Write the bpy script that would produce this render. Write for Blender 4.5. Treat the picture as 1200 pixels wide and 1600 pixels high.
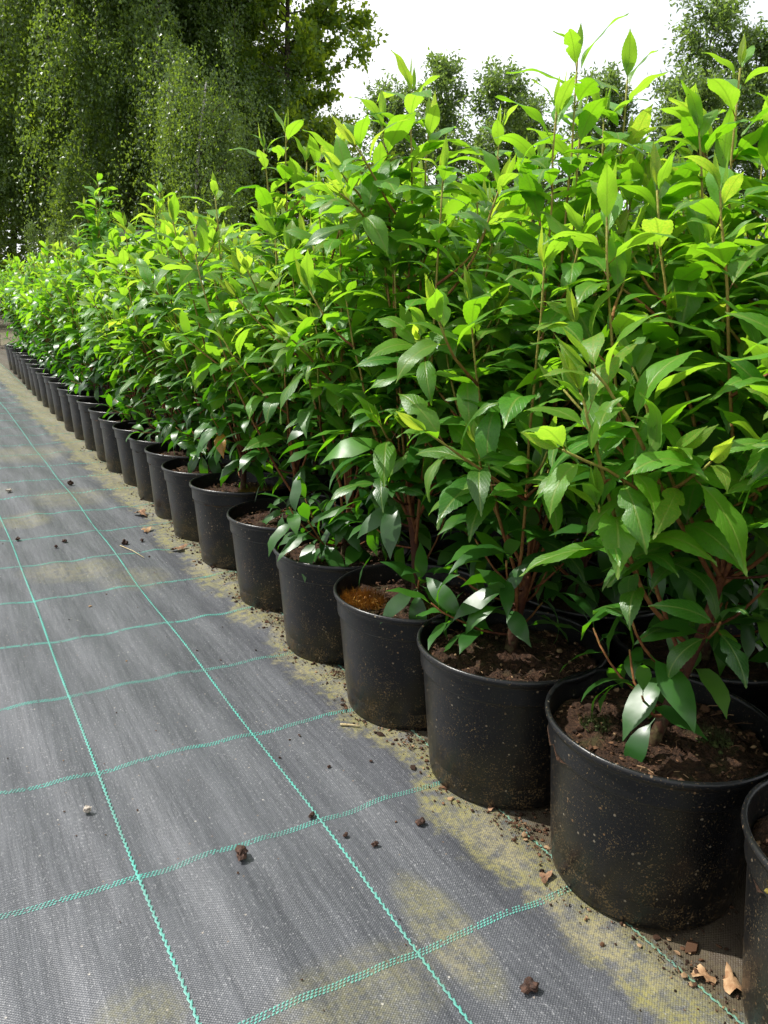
import bpy, math, random
import numpy as np
from mathutils import Vector, Matrix, Euler

for o in list(bpy.data.objects):
    bpy.data.objects.remove(o)
sc = bpy.context.scene
col = sc.collection

# ------------------------------------------------------------------ camera
CAM_H = 0.72
cam_d = bpy.data.cameras.new('camera')
cam_d.sensor_fit = 'VERTICAL'
cam_d.sensor_height = 36.0
cam_d.lens = 36.0 * 1274 / 1600
cam_d.clip_start = 0.02
cam_d.clip_end = 2000
cam = bpy.data.objects.new('camera', cam_d)
col.objects.link(cam)
RIGHT = Vector((0.87216, -0.48842, 0.02804)); UP = Vector((0.10064, 0.23522, 0.96672)); FWD = Vector((0.47876, 0.84031, -0.25431))
cam.matrix_world = Matrix(((RIGHT.x, UP.x, -FWD.x, 0), (RIGHT.y, UP.y, -FWD.y, 0), (RIGHT.z, UP.z, -FWD.z, CAM_H), (0, 0, 0, 1)))
sc.camera = cam

# ------------------------------------------------------------------ sky, sun, exposure
SUN_EL = math.radians(52)
SUN_AZ = math.radians(-46)          # clockwise from +Y, the direction of the rows
world = bpy.data.worlds.new('World')
sc.world = world
world.use_nodes = True
wt = world.node_tree
wt.nodes.clear()
w_out = wt.nodes.new('ShaderNodeOutputWorld')
w_bg = wt.nodes.new('ShaderNodeBackground')
w_bg.inputs['Strength'].default_value = 0.1
w_sky = wt.nodes.new('ShaderNodeTexSky')
w_sky.sky_type = 'NISHITA'
w_sky.sun_disc = False
w_sky.sun_elevation = SUN_EL
w_sky.sun_rotation = SUN_AZ
w_tc = wt.nodes.new('ShaderNodeTexCoord')
w_map = wt.nodes.new('ShaderNodeMapping')
w_map.inputs['Scale'].default_value = (1.3, 1.3, 3.0)
w_map.inputs['Location'].default_value = (0.35, 0.1, 0.4)
w_noise = wt.nodes.new('ShaderNodeTexNoise')
w_noise.inputs['Scale'].default_value = 1.1
w_noise.inputs['Detail'].default_value = 6
w_noise.inputs['Roughness'].default_value = 0.55
w_ramp = wt.nodes.new('ShaderNodeValToRGB')
w_ramp.color_ramp.elements[0].color = (0.66, 0.66, 0.66, 1)
w_ramp.color_ramp.elements[0].position = 0.38
w_ramp.color_ramp.elements[1].position = 0.52
w_mix = wt.nodes.new('ShaderNodeMix')
w_mix.data_type = 'RGBA'
w_mix.inputs[7].default_value = (9.6, 9.8, 10.0, 1)     # thin bright cloud
wt.links.new(w_tc.outputs['Generated'], w_map.inputs['Vector'])
wt.links.new(w_map.outputs['Vector'], w_noise.inputs['Vector'])
wt.links.new(w_noise.outputs['Fac'], w_ramp.inputs['Fac'])
wt.links.new(w_ramp.outputs['Color'], w_mix.inputs[0])
wt.links.new(w_sky.outputs['Color'], w_mix.inputs[6])
wt.links.new(w_mix.outputs[2], w_bg.inputs['Color'])
wt.links.new(w_bg.outputs['Background'], w_out.inputs['Surface'])

sun_d = bpy.data.lights.new('sun', 'SUN')
sun_d.energy = 5.0
sun_d.angle = math.radians(0.5)
sun_d.color = (1.0, 0.965, 0.905)
sun = bpy.data.objects.new('sun', sun_d)
col.objects.link(sun)
SUN = Vector((math.sin(SUN_AZ) * math.cos(SUN_EL), math.cos(SUN_AZ) * math.cos(SUN_EL), math.sin(SUN_EL)))
sun.rotation_euler = SUN.to_track_quat('Z', 'Y').to_euler()
sun.location = SUN * 30

sc.view_settings.view_transform = 'Standard'
sc.view_settings.look = 'None'
sc.view_settings.exposure = 0.6
sc.view_settings.gamma = 1.0
sc.view_settings.use_curve_mapping = False
sc.cycles.adaptive_min_samples = 32
sc.cycles.max_bounces = 6
sc.cycles.diffuse_bounces = 3
sc.cycles.glossy_bounces = 2
sc.cycles.transmission_bounces = 4
sc.cycles.transparent_max_bounces = 4
sc.cycles.use_denoising = True
sc.cycles.use_light_tree = False
sc.cycles.caustics_reflective = False
sc.cycles.caustics_refractive = False

# ------------------------------------------------------------------ helpers
def link(o, parent=None):
    col.objects.link(o)
    if parent is not None:
        o.parent = parent
    return o

def tag(o, label=None, cat=None, group=None, kind=None):
    if label: o['label'] = label
    if cat: o['category'] = cat
    if group: o['group'] = group
    if kind: o['kind'] = kind
    return o

def mesh_np(name, verts, faces, mat=None, smooth=True, attrs=None, uv=None):
    """verts (n,3); faces (m,k) array of one size, or list of such arrays"""
    me = bpy.data.meshes.new(name)
    verts = np.asarray(verts, np.float32)
    fl = faces if isinstance(faces, list) else [faces]
    fl = [np.asarray(f, np.int32) for f in fl if len(f)]
    me.vertices.add(len(verts))
    me.vertices.foreach_set('co', verts.ravel())
    tot = np.concatenate([np.full(len(f), f.shape[1], np.int32) for f in fl])
    idx = np.concatenate([f.ravel() for f in fl])
    me.loops.add(len(idx))
    me.loops.foreach_set('vertex_index', idx)
    me.polygons.add(len(tot))
    start = np.concatenate([[0], np.cumsum(tot)[:-1]]).astype(np.int32)
    me.polygons.foreach_set('loop_start', start)
    me.polygons.foreach_set('loop_total', tot)
    me.polygons.foreach_set('use_smooth', np.full(len(tot), smooth, bool))
    if uv is not None:
        l = me.uv_layers.new(name='UVMap')
        l.data.foreach_set('uv', np.asarray(uv, np.float32)[idx].ravel())
    if attrs:
        for k, v in attrs.items():
            a = me.attributes.new(k, 'FLOAT', 'POINT')
            a.data.foreach_set('value', np.asarray(v, np.float32))
    me.update(calc_edges=True)
    me.validate()
    if mat: me.materials.append(mat)
    return me

def norm(v):
    v = np.asarray(v, float)
    return v / (np.linalg.norm(v, axis=-1, keepdims=True) + 1e-12)

class Geo:
    """collects verts / quads / tris with one float attribute"""
    def __init__(s): s.v = []; s.q = []; s.t = []; s.a = []; s.n = 0
    def add(s, v, q=None, t=None, a=0.0):
        v = np.asarray(v, float)
        s.v.append(v)
        if q is not None and len(q): s.q.append(np.asarray(q) + s.n)
        if t is not None and len(t): s.t.append(np.asarray(t) + s.n)
        s.a.append(np.full(len(v), a, float) if np.isscalar(a) else np.asarray(a, float))
        s.n += len(v)
    def mesh(s, name, mat=None, smooth=True, attr='age'):
        fl = []
        if s.q: fl.append(np.concatenate(s.q))
        if s.t: fl.append(np.concatenate(s.t))
        return mesh_np(name, np.concatenate(s.v), fl, mat, smooth, {attr: np.concatenate(s.a)})

def tube(geo, pts, rad, sides=6, a=0.0, cap=True):
    pts = np.asarray(pts, float)
    n = len(pts)
    rad = np.broadcast_to(np.asarray(rad, float), (n,))
    tan = norm(np.gradient(pts, axis=0))
    ref = np.array([0.31, 0.17, 0.93]) if abs(tan[0][2]) < 0.8 else np.array([0.93, 0.31, 0.1])
    u = norm(np.cross(tan, ref)); w = np.cross(tan, u)
    th = np.arange(sides) / sides * 2 * np.pi
    ring = pts[:, None] + rad[:, None, None] * (np.cos(th)[None, :, None] * u[:, None] + np.sin(th)[None, :, None] * w[:, None])
    v = ring.reshape(-1, 3)
    i = np.arange(n - 1)[:, None] * sides; j = np.arange(sides)[None]; k = (j + 1) % sides
    q = np.stack([i + j, i + k, i + sides + k, i + sides + j], -1).reshape(-1, 4)
    aa = a if np.isscalar(a) else np.repeat(np.asarray(a, float), sides)
    t = None
    if cap:
        v = np.vstack([v, pts[-1:] + tan[-1:] * rad[-1]])
        e = (n - 1) * sides
        t = np.array([[e + x, e + (x + 1) % sides, n * sides] for x in range(sides)])
        aa = a if np.isscalar(a) else np.append(aa, aa[-1])
    geo.add(v, q, t, aa)

# ------------------------------------------------------------------ node helpers
class NT:
    def __init__(s, name):
        s.m = bpy.data.materials.new(name); s.m.use_nodes = True
        s.t = s.m.node_tree; s.t.nodes.clear()
        s.out = s.t.nodes.new('ShaderNodeOutputMaterial')
    def n(s, kind, **kw):
        nd = s.t.nodes.new(kind)
        for k, v in kw.items(): setattr(nd, k, v)
        return nd
    def put(s, sock, v):
        if isinstance(v, bpy.types.NodeSocket): s.t.links.new(v, sock)
        elif v is not None: sock.default_value = v
    def math(s, op, a, b=None, c=None, clamp=False):
        nd = s.n('ShaderNodeMath', operation=op); nd.use_clamp = clamp
        for i, x in enumerate((a, b, c)):
            if x is not None: s.put(nd.inputs[i], x)
        return nd.outputs[0]
    def mix(s, f, a, b, blend='MIX'):
        nd = s.n('ShaderNodeMix', data_type='RGBA', blend_type=blend)
        s.put(nd.inputs[0], f)
        for i, x in ((6, a), (7, b)):
            if not isinstance(x, bpy.types.NodeSocket) and len(x) == 3: x = (*x, 1)
            s.put(nd.inputs[i], x)
        return nd.outputs[2]
    def sstep(s, x, lo, hi, a=0.0, b=1.0):
        nd = s.n('ShaderNodeMapRange', interpolation_type='SMOOTHSTEP')
        s.put(nd.inputs[0], x)
        for i, v in ((1, lo), (2, hi), (3, a), (4, b)): s.put(nd.inputs[i], v)
        return nd.outputs[0]
    def noise(s, vec, scale, detail=3, rough=0.5, out=0):
        nd = s.n('ShaderNodeTexNoise')
        if vec is not None: s.put(nd.inputs['Vector'], vec)
        nd.inputs['Scale'].default_value = scale; nd.inputs['Detail'].default_value = detail
        nd.inputs['Roughness'].default_value = rough
        return nd.outputs[out]
    def mapping(s, vec, scale=(1, 1, 1), loc=(0, 0, 0)):
        nd = s.n('ShaderNodeMapping'); s.put(nd.inputs[0], vec)
        nd.inputs['Scale'].default_value = scale; s.put(nd.inputs['Location'], loc)
        return nd.outputs[0]
    def obj(s): return s.n('ShaderNodeTexCoord').outputs['Object']
    def ramp(s, f, stops):
        nd = s.n('ShaderNodeValToRGB'); s.put(nd.inputs[0], f)
        e = nd.color_ramp.elements
        while len(e) < len(stops): e.new(0.5)
        for x, (p, c) in zip(e, stops):
            x.position = p; x.color = (*c, 1)
        return nd.outputs[0]
    def bump(s, h, strength=0.3, dist=0.01, nrm=None):
        nd = s.n('ShaderNodeBump'); s.put(nd.inputs['Height'], h)
        nd.inputs['Strength'].default_value = strength; nd.inputs['Distance'].default_value = dist
        if nrm is not None: s.put(nd.inputs['Normal'], nrm)
        return nd.outputs[0]
    def bsdf(s, color, rough=0.6, spec=0.5, normal=None, **kw):
        nd = s.n('ShaderNodeBsdfPrincipled')
        if not isinstance(color, bpy.types.NodeSocket) and len(color) == 3: color = (*color, 1)
        s.put(nd.inputs['Base Color'], color); s.put(nd.inputs['Roughness'], rough)
        s.put(nd.inputs['Specular IOR Level'], spec)
        if normal is not None: s.put(nd.inputs['Normal'], normal)
        return nd.outputs[0]
    def done(s, sh):
        s.t.links.new(sh, s.out.inputs['Surface']); return s.m

# ------------------------------------------------------------------ materials
def leaf_material(name, individual):
    """laurel leaf: dark glossy when old, thin and yellow-green when young"""
    k = NT(name)
    if individual:
        oi = k.n('ShaderNodeObjectInfo')
        sep = k.n('ShaderNodeSeparateColor'); k.put(sep.inputs[0], oi.outputs['Color'])
        age, rnd = sep.outputs[0], sep.outputs[1]
        uvn = k.n('ShaderNodeUVMap').outputs[0]
        sx = k.n('ShaderNodeSeparateXYZ'); k.put(sx.inputs[0], uvn)
        u, v = sx.outputs[0], sx.outputs[1]
        du = k.math('ABSOLUTE', k.math('SUBTRACT', u, 0.5))
        rib = k.sstep(du, 0.012, 0.05, 1.0, 0.0)
        # side veins sweep forward from the midrib
        ph = k.math('SUBTRACT', k.math('MULTIPLY', v, 62.0), k.math('MULTIPLY', du, 46.0))
        vein = k.sstep(k.math('SINE', ph), 0.80, 1.0)
        petiole = k.sstep(v, 0.10, 0.14, 1.0, 0.0)
        blotch = k.noise(k.mapping(k.obj(), (1, 1, 1), oi.outputs['Location']), 38, 1)
    else:
        at = k.n('ShaderNodeAttribute', attribute_name='age'); age = at.outputs['Fac']
        rnd = k.noise(k.obj(), 19, 0)
        rib = vein = petiole = None
        blotch = k.noise(k.obj(), 40, 2)
    a2 = k.math('ADD', age, k.math('MULTIPLY', k.math('SUBTRACT', blotch, 0.5), 0.30), clamp=True)
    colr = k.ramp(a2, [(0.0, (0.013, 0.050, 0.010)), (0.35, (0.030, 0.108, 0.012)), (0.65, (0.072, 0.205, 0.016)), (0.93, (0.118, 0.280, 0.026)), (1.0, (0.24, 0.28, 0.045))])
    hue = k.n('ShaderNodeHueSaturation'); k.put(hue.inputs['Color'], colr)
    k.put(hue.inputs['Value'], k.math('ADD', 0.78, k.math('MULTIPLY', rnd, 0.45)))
    k.put(hue.inputs['Hue'], k.math('ADD', 0.492, k.math('MULTIPLY', rnd, 0.016)))
    c = hue.outputs[0]
    tr = k.ramp(a2, [(0.0, (0.05, 0.22, 0.004)), (0.35, (0.13, 0.42, 0.006)), (0.65, (0.24, 0.54, 0.010)), (0.92, (0.33, 0.55, 0.03)), (1.0, (0.48, 0.60, 0.04))])
    if rib is not None:
        pale = k.mix(age, (0.10, 0.17, 0.04), (0.34, 0.42, 0.08))
        c = k.mix(k.math('MULTIPLY', rib, 0.55), c, pale)
        c = k.mix(k.math('MULTIPLY', vein, 0.20), c, pale)
        tr = k.mix(k.math('MULTIPLY', k.math('MAXIMUM', rib, k.math('MULTIPLY', vein, 0.35)), 0.45), tr, (0.10, 0.20, 0.01))
        c = k.mix(petiole, c, (0.20, 0.085, 0.025)); tr = k.mix(petiole, tr, (0.06, 0.02, 0.005))
    if individual:      # blemishes and the odd yellowed leaf
        spot = k.math('MULTIPLY', k.sstep(k.noise(k.mapping(k.obj(), (1, 1, 1), oi.outputs['Location']), 13, 3, 0.7), 0.69, 0.73), 0.8)
        c = k.mix(spot, c, (0.10, 0.060, 0.022)); tr = k.mix(spot, tr, (0.08, 0.04, 0.01))
        old = k.math('MULTIPLY', sep.outputs[2], k.sstep(blotch, 0.3, 0.6, 0.55, 1.0))
        c = k.mix(old, c, (0.34, 0.15, 0.018)); tr = k.mix(old, tr, (0.55, 0.25, 0.01))
    back = k.n('ShaderNodeNewGeometry').outputs['Backfacing']
    c = k.mix(k.math('MULTIPLY', back, 0.5), c, k.mix(age, (0.055, 0.12, 0.035), (0.18, 0.31, 0.05)))
    rough = k.math('ADD', k.math('ADD', 0.31, k.math('MULTIPLY', age, 0.06)), k.math('ADD', k.math('MULTIPLY', back, 0.22), k.math('MULTIPLY', blotch, 0.08)))
    h = k.math('MULTIPLY', blotch, 0.5)
    if vein is not None:
        h = k.math('SUBTRACT', h, k.math('ADD', k.math('MULTIPLY', vein, 0.40), k.math('MULTIPLY', rib, 0.6)))
    nrm = k.bump(h, 0.35, 0.0015)
    p = k.bsdf(c, rough, 0.5, nrm)
    t = k.n('ShaderNodeBsdfTranslucent'); k.put(t.inputs[0], tr)
    mx = k.n('ShaderNodeMixShader')
    k.put(mx.inputs[0], k.math('ADD', 0.24, k.math('MULTIPLY', age, 0.38)))
    k.t.links.new(p, mx.inputs[1]); k.t.links.new(t.outputs[0], mx.inputs[2])
    return k.done(mx.outputs[0])

M_LEAF = leaf_material('laurel_leaf', True)
M_FOL = leaf_material('laurel_foliage', False)

def crown_material(name, dark, light, trans, f=0.35):
    k = NT(name)
    at = k.n('ShaderNodeAttribute', attribute_name='age').outputs['Fac']
    c = k.mix(at, dark, light)
    p = k.bsdf(c, 0.42, 0.5)
    t = k.n('ShaderNodeBsdfTranslucent'); k.put(t.inputs[0], (*trans, 1))
    mx = k.n('ShaderNodeMixShader'); mx.inputs[0].default_value = f
    k.t.links.new(p, mx.inputs[1]); k.t.links.new(t.outputs[0], mx.inputs[2])
    return k.done(mx.outputs[0])

M_BIRCH = crown_material('birch_leaves', (0.034, 0.076, 0.015), (0.088, 0.150, 0.036), (0.27, 0.40, 0.03), 0.40)
M_LIME = crown_material('lime_leaves', (0.036, 0.092, 0.013), (0.105, 0.190, 0.026), (0.48, 0.64, 0.03), 0.48)
M_WILLOW = crown_material('willow_leaves', (0.050, 0.095, 0.028), (0.100, 0.160, 0.050), (0.24, 0.37, 0.05), 0.42)
M_WEED = crown_material('weed_leaves', (0.07, 0.13, 0.03), (0.13, 0.20, 0.05), (0.2, 0.3, 0.04), 0.35)
M_DRY = crown_material('dry_twigs', (0.16, 0.14, 0.115), (0.28, 0.25, 0.21), (0.2, 0.16, 0.1), 0.1)

def m_stem():
    k = NT('laurel_bark')
    at = k.n('ShaderNodeAttribute', attribute_name='age').outputs['Fac']
    n = k.noise(k.obj(), 120, 3)
    a = k.math('ADD', at, k.math('MULTIPLY', k.math('SUBTRACT', n, 0.5), 0.5), clamp=True)
    c = k.ramp(a, [(0.0, (0.070, 0.056, 0.024)), (0.10, (0.034, 0.018, 0.010)), (0.26, (0.055, 0.016, 0.009)), (0.50, (0.180, 0.070, 0.026)), (0.72, (0.23, 0.145, 0.040)), (1.0, (0.26, 0.27, 0.06))])
    return k.done(k.bsdf(c, 0.65, 0.16, k.bump(n, 0.7, 0.003)))
M_STEM = m_stem()

def m_bark(name, c0, c1, sc_=6, thr=(0.45, 0.6)):
    k = NT(name)
    n = k.noise(k.mapping(k.obj(), (1, 1, 2.5)), sc_, 4, 0.6)
    c = k.mix(k.sstep(n, *thr), c0, c1)
    return k.done(k.bsdf(c, 0.85, 0.2, k.bump(n, 0.6, 0.02)))
M_BBARK = m_bark('birch_bark', (0.36, 0.35, 0.32), (0.05, 0.045, 0.04), 5, (0.52, 0.60))
M_BARK = m_bark('brown_bark', (0.075, 0.060, 0.045), (0.030, 0.025, 0.020))
M_WOOD = m_bark('weathered_wood', (0.22, 0.21, 0.19), (0.12, 0.11, 0.10), 10)

def m_pot():
    k = NT('black_plastic')
    P = k.obj()
    oi = k.n('ShaderNodeObjectInfo').outputs['Random']
    off = k.n('ShaderNodeCombineXYZ')
    for i in range(3): k.put(off.inputs[i], k.math('MULTIPLY', oi, 9.0 + 4 * i))
    Q = k.mapping(P, (1, 1, 1), off.outputs[0])
    z = k.n('ShaderNodeSeparateXYZ'); k.put(z.inputs[0], P); z = z.outputs[2]
    low = k.sstep(z, 0.0, 0.15, 1.0, 0.25)
    wall = k.sstep(z, 0.170, 0.178, 1.0, 0.35)
    fine = k.noise(Q, 420, 2, 0.6)
    mid = k.noise(Q, 34, 4, 0.6)
    dens = k.math('MULTIPLY', k.math('MULTIPLY', low, wall), k.sstep(mid, 0.36, 0.66, 0.0, 1.25))
    speck = k.sstep(k.math('ADD', fine, k.math('MULTIPLY', dens, 0.14)), 0.648, 0.71)
    vo = k.n('ShaderNodeTexVoronoi'); k.put(vo.inputs['Vector'], Q); vo.inputs['Scale'].default_value = 120
    vc = k.n('ShaderNodeSeparateColor'); k.put(vc.inputs[0], vo.outputs['Color'])
    grit = k.math('MULTIPLY', k.sstep(vo.outputs['Distance'], 0.16, 0.24, 1.0, 0.0), k.math('GREATER_THAN', vc.outputs[0], 0.82))
    film = k.math('MULTIPLY', k.sstep(k.noise(Q, 11, 4, 0.65), 0.42, 0.78), k.math('MULTIPLY', low, 0.30))
    c = k.mix(film, (0.0055, 0.0058, 0.0066), (0.046, 0.040, 0.025))
    c = k.mix(k.math('MULTIPLY', speck, 0.50), c, (0.20, 0.135, 0.060))
    c = k.mix(k.math('MULTIPLY', grit, 0.55), c, k.mix(vc.outputs[1], (0.22, 0.12, 0.05), (0.30, 0.26, 0.19)))
    rough = k.math('ADD', 0.32, k.math('MULTIPLY', k.math('MAXIMUM', film, k.math('MULTIPLY', speck, 0.6)), 0.5))
    nrm = k.bump(k.math('ADD', k.math('MULTIPLY', fine, 0.6), k.math('ADD', speck, grit)), 0.22, 0.001)
    return k.done(k.bsdf(c, rough, 0.32, nrm))
M_POT = m_pot()

def m_soil(name='potting_soil', tint=1.0):
    k = NT(name)
    P = k.obj()
    oi = k.n('ShaderNodeObjectInfo').outputs['Random']
    Q = k.mapping(P, (1, 1, 1), k.math('MULTIPLY', oi, 7.0))
    n = k.noise(Q, 170, 5, 0.7); n2 = k.noise(Q, 26, 4, 0.6)
    c = k.ramp(n, [(0.28, (0.008, 0.005, 0.003)), (0.5, (0.036, 0.018, 0.010)), (0.68, (0.085, 0.043, 0.022)), (0.85, (0.20, 0.13, 0.07))])
    c = k.mix(k.sstep(n2, 0.52, 0.75, 0.0, 0.6), c, (0.055, 0.060, 0.020))
    return k.done(k.bsdf(c, 0.9, 0.2, k.bump(k.math('ADD', n, n2), 0.9, 0.008)))
M_SOIL = m_soil()

def plain(name, c0, c1, scale=40, rough=0.8, bump=0.5, dist=0.004):
    k = NT(name)
    n = k.noise(k.obj(), scale, 4, 0.6)
    return k.done(k.bsdf(k.mix(k.sstep(n, 0.3, 0.7), c0, c1), rough, 0.3, k.bump(n, bump, dist)))
M_CLOD = plain('damp_clod', (0.022, 0.012, 0.009), (0.075, 0.038, 0.025), 160)
M_CHIP = plain('wood_chip', (0.12, 0.060, 0.035), (0.30, 0.18, 0.10), 90)
M_PALE = plain('pale_stone', (0.30, 0.26, 0.22), (0.45, 0.40, 0.34), 120)
M_STRAW = plain('straw', (0.36, 0.27, 0.13), (0.50, 0.42, 0.24), 120)
M_DEAD = plain('dead_leaf', (0.20, 0.10, 0.045), (0.40, 0.27, 0.15), 60)
M_MOSS = plain('moss', (0.075, 0.070, 0.012), (0.24, 0.17, 0.025), 110)
M_MOSSO = plain('orange_moss', (0.16, 0.06, 0.012), (0.38, 0.20, 0.03), 110)
M_WEEDM = plain('green_moss', (0.03, 0.045, 0.012), (0.09, 0.11, 0.03), 110)
M_GROUND = plain('bare_ground', (0.075, 0.070, 0.040), (0.13, 0.11, 0.07), 2.5, 0.95, 0.6, 0.05)
M_OLDLEAF = plain('yellowed_leaf', (0.40, 0.16, 0.02), (0.45, 0.30, 0.04), 60, 0.5)

def algae(k, P):
    """yellow-green algae and dust lying on the fabric beside the pots and in patches on the path"""
    s = k.n('ShaderNodeSeparateXYZ'); k.put(s.inputs[0], P)
    X, Y = s.outputs[0], s.outputs[1]
    n1 = k.noise(P, 5.5, 4, 0.6); n2 = k.noise(P, 45, 4, 0.65)
    # the band keeps to the foot of the pots and widens a little with distance
    xs = k.math('ADD', X, k.math('MULTIPLY', k.math('SUBTRACT', n1, 0.5), 0.20))
    xs = k.math('ADD', xs, k.math('MULTIPLY', k.math('SUBTRACT', n2, 0.5), 0.10))
    xs = k.math('ADD', xs, k.math('MULTIPLY', k.math('MINIMUM', Y, 5.0), 0.014))
    band = k.math('MULTIPLY', k.sstep(xs, 0.590, 0.640), k.sstep(X, 0.70, 0.80, 1.0, 0.35))
    tot = band
    for (cx, cy, rx, ry, g) in [(0.33, 0.62, 0.11, 0.07, 0.40), (0.475, 0.66, 0.035, 0.11, 0.6), (0.13, 0.70, 0.05, 0.05, 0.35), (0.30, 2.17, 0.14, 0.10, 0.45), (0.43, 2.05, 0.10, 0.10, 0.35), (0.24, 2.75, 0.09, 0.10, 0.45), (0.42, 3.0, 0.14, 0.16, 0.4), (0.38, 3.9, 0.2, 0.22, 0.45), (0.05, 3.2, 0.2, 0.2, 0.3), (-0.2, 1.6, 0.2, 0.2, 0.4)]:
        d = k.math('ADD', k.math('POWER', k.math('DIVIDE', k.math('SUBTRACT', X, cx), rx), 2.0), k.math('POWER', k.math('DIVIDE', k.math('SUBTRACT', Y, cy), ry), 2.0))
        d = k.math('ADD', d, k.math('MULTIPLY', k.math('SUBTRACT', n1, 0.5), 1.6))
        tot = k.math('MAXIMUM', tot, k.sstep(d, 0.1, 1.25, g, 0.0))
    n4 = k.noise(P, 260, 2, 0.6)
    return k.math('MULTIPLY', tot, k.math('MULTIPLY', k.sstep(n2, 0.30, 0.62, 0.18, 1.0), k.sstep(n4, 0.34, 0.60, 0.35, 1.0))), X, Y, n1, n2

def m_fabric():
    k = NT('woven_ground_fabric')
    P = k.obj()
    al, X, Y, n1, n2 = algae(k, P)
    st = k.noise(k.mapping(P, (115, 7, 1)), 1.0, 4, 0.6)
    st2 = k.noise(k.mapping(P, (16, 2.2, 1), (3, 1, 0)), 1.0, 4, 0.6)
    big = k.noise(k.mapping(P, (1, 1, 1), (7, 3, 0)), 3.2, 3, 0.55)
    wx = k.math('SINE', k.math('MULTIPLY', X, 2 * math.pi / 0.0042))
    wy = k.math('SINE', k.math('MULTIPLY', Y, 2 * math.pi / 0.0034))
    weave = k.math('MULTIPLY', wx, wy)
    th = k.math('ADD', k.math('MULTIPLY', weave, 0.5), 0.5)
    dust = k.math('ADD', k.math('MULTIPLY', k.sstep(st, 0.30, 0.72), 0.46), k.math('ADD', k.math('MULTIPLY', k.sstep(st2, 0.28, 0.78), 0.20), k.math('MULTIPLY', k.sstep(big, 0.25, 0.8), 0.26)))
    c = k.mix(k.math('MULTIPLY', dust, 0.85), (0.043, 0.046, 0.055), (0.150, 0.156, 0.174))
    c = k.mix(k.math('MULTIPLY', k.math('SUBTRACT', 1.0, th), 0.60), c, (0.018, 0.018, 0.020))
    fine = k.noise(k.mapping(P, (1, 0.5, 1)), 520, 2, 0.6)
    c = k.mix(k.sstep(fine, 0.58, 0.74, 0.0, 0.55), c, (0.34, 0.34, 0.35))
    c = k.mix(k.sstep(fine, 0.40, 0.24, 0.0, 0.35), c, (0.020, 0.020, 0.022))
    vo = k.n('ShaderNodeTexVoronoi'); k.put(vo.inputs['Vector'], P); vo.inputs['Scale'].default_value = 95
    vs = k.n('ShaderNodeSeparateColor'); k.put(vs.inputs[0], vo.outputs['Color'])
    sp = k.math('MULTIPLY', k.sstep(vo.outputs['Distance'], 0.10, 0.18, 1.0, 0.0), k.math('GREATER_THAN', vs.outputs[0], 0.90))
    c = k.mix(k.math('MULTIPLY', sp, 0.7), c, k.mix(vs.outputs[1], (0.42, 0.40, 0.36), (0.12, 0.07, 0.04)))
    alc = k.mix(k.noise(P, 70, 3, 0.6), (0.128, 0.120, 0.026), (0.27, 0.240, 0.070))
    alc = k.mix(k.sstep(k.noise(P, 9, 3), 0.45, 0.68, 0.0, 0.45), alc, (0.27, 0.23, 0.155))
    c = k.mix(k.math('MULTIPLY', al, k.math('ADD', 0.66, k.math('MULTIPLY', th, 0.30))), c, alc)
    dirt = k.math('MULTIPLY', k.sstep(k.math('ADD', X, k.math('MULTIPLY', k.math('SUBTRACT', n2, 0.5), 0.16)), 0.655, 0.70), 0.85)
    c = k.mix(dirt, c, (0.050, 0.034, 0.020))
    rough = k.math('ADD', 0.46, k.math('MULTIPLY', al, 0.4))
    b1 = k.bump(weave, 0.30, 0.0008)
    b2 = k.bump(st, 0.22, 0.004, b1)
    b3 = k.bump(fine, 0.35, 0.001, b2)
    return k.done(k.bsdf(c, rough, 0.5, b3))
M_FABRIC = m_fabric()

def m_thread():
    k = NT('green_thread')
    P = k.obj()
    al, X, Y, n1, n2 = algae(k, P)
    n = k.noise(P, 300, 2)
    c = k.mix(n, (0.045, 0.250, 0.205), (0.120, 0.41, 0.35))
    dull = k.math('MULTIPLY', k.sstep(k.noise(P, 14, 3), 0.3, 0.7), 0.55)
    c = k.mix(dull, c, (0.12, 0.14, 0.13))
    c = k.mix(k.math('MULTIPLY', al, 0.72), c, (0.17, 0.17, 0.06))
    dirt = k.sstep(X, 0.66, 0.72, 0.0, 0.35)
    c = k.mix(dirt, c, (0.05, 0.036, 0.02))
    return k.done(k.bsdf(c, 0.5, 0.4))
M_THREAD = m_thread()

# ------------------------------------------------------------------ the ground
def zf(x, y):
    """gentle waves of the loosely laid fabric"""
    return (0.0016 * np.sin(x * 23 + 1.3 * np.sin(y * 2.1)) + 0.0013 * np.sin(x * 47 + 0.9 * np.sin(y * 3.7 + 1) + 2)
            + 0.0018 * np.sin(y * 8.3 + 2.0 * np.sin(x * 5)) + 0.0010 * np.sin(x * 71 + y * 9)
            + 0.0022 * np.exp(-((x - 0.31 - 0.03 * np.sin(y * 1.9)) / 0.016) ** 2) * (0.5 + 0.5 * np.sin(y * 2.3 + 0.6))
            + 0.0020 * np.exp(-((x - 0.11 - 0.04 * np.sin(y * 1.3 + 1)) / 0.018) ** 2) * (0.5 + 0.5 * np.sin(y * 1.7 + 2.6))
            + 0.0018 * np.exp(-((x - 0.52 - 0.02 * np.sin(y * 2.4 + 2)) / 0.014) ** 2) * (0.5 + 0.5 * np.sin(y * 2.9 + 1.6)))

rng = np.random.default_rng(5)
# bare ground out to the horizon
g = 900.0
ground = link(bpy.data.objects.new('ground', mesh_np('ground', [(-g, -g, -0.03), (g, -g, -0.03), (g, g, -0.03), (-g, g, -0.03)], np.array([(0, 1, 2, 3)]), M_GROUND, False)))
tag(ground, 'brown bare soil far beyond the ground fabric', None, None, 'structure')

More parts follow.
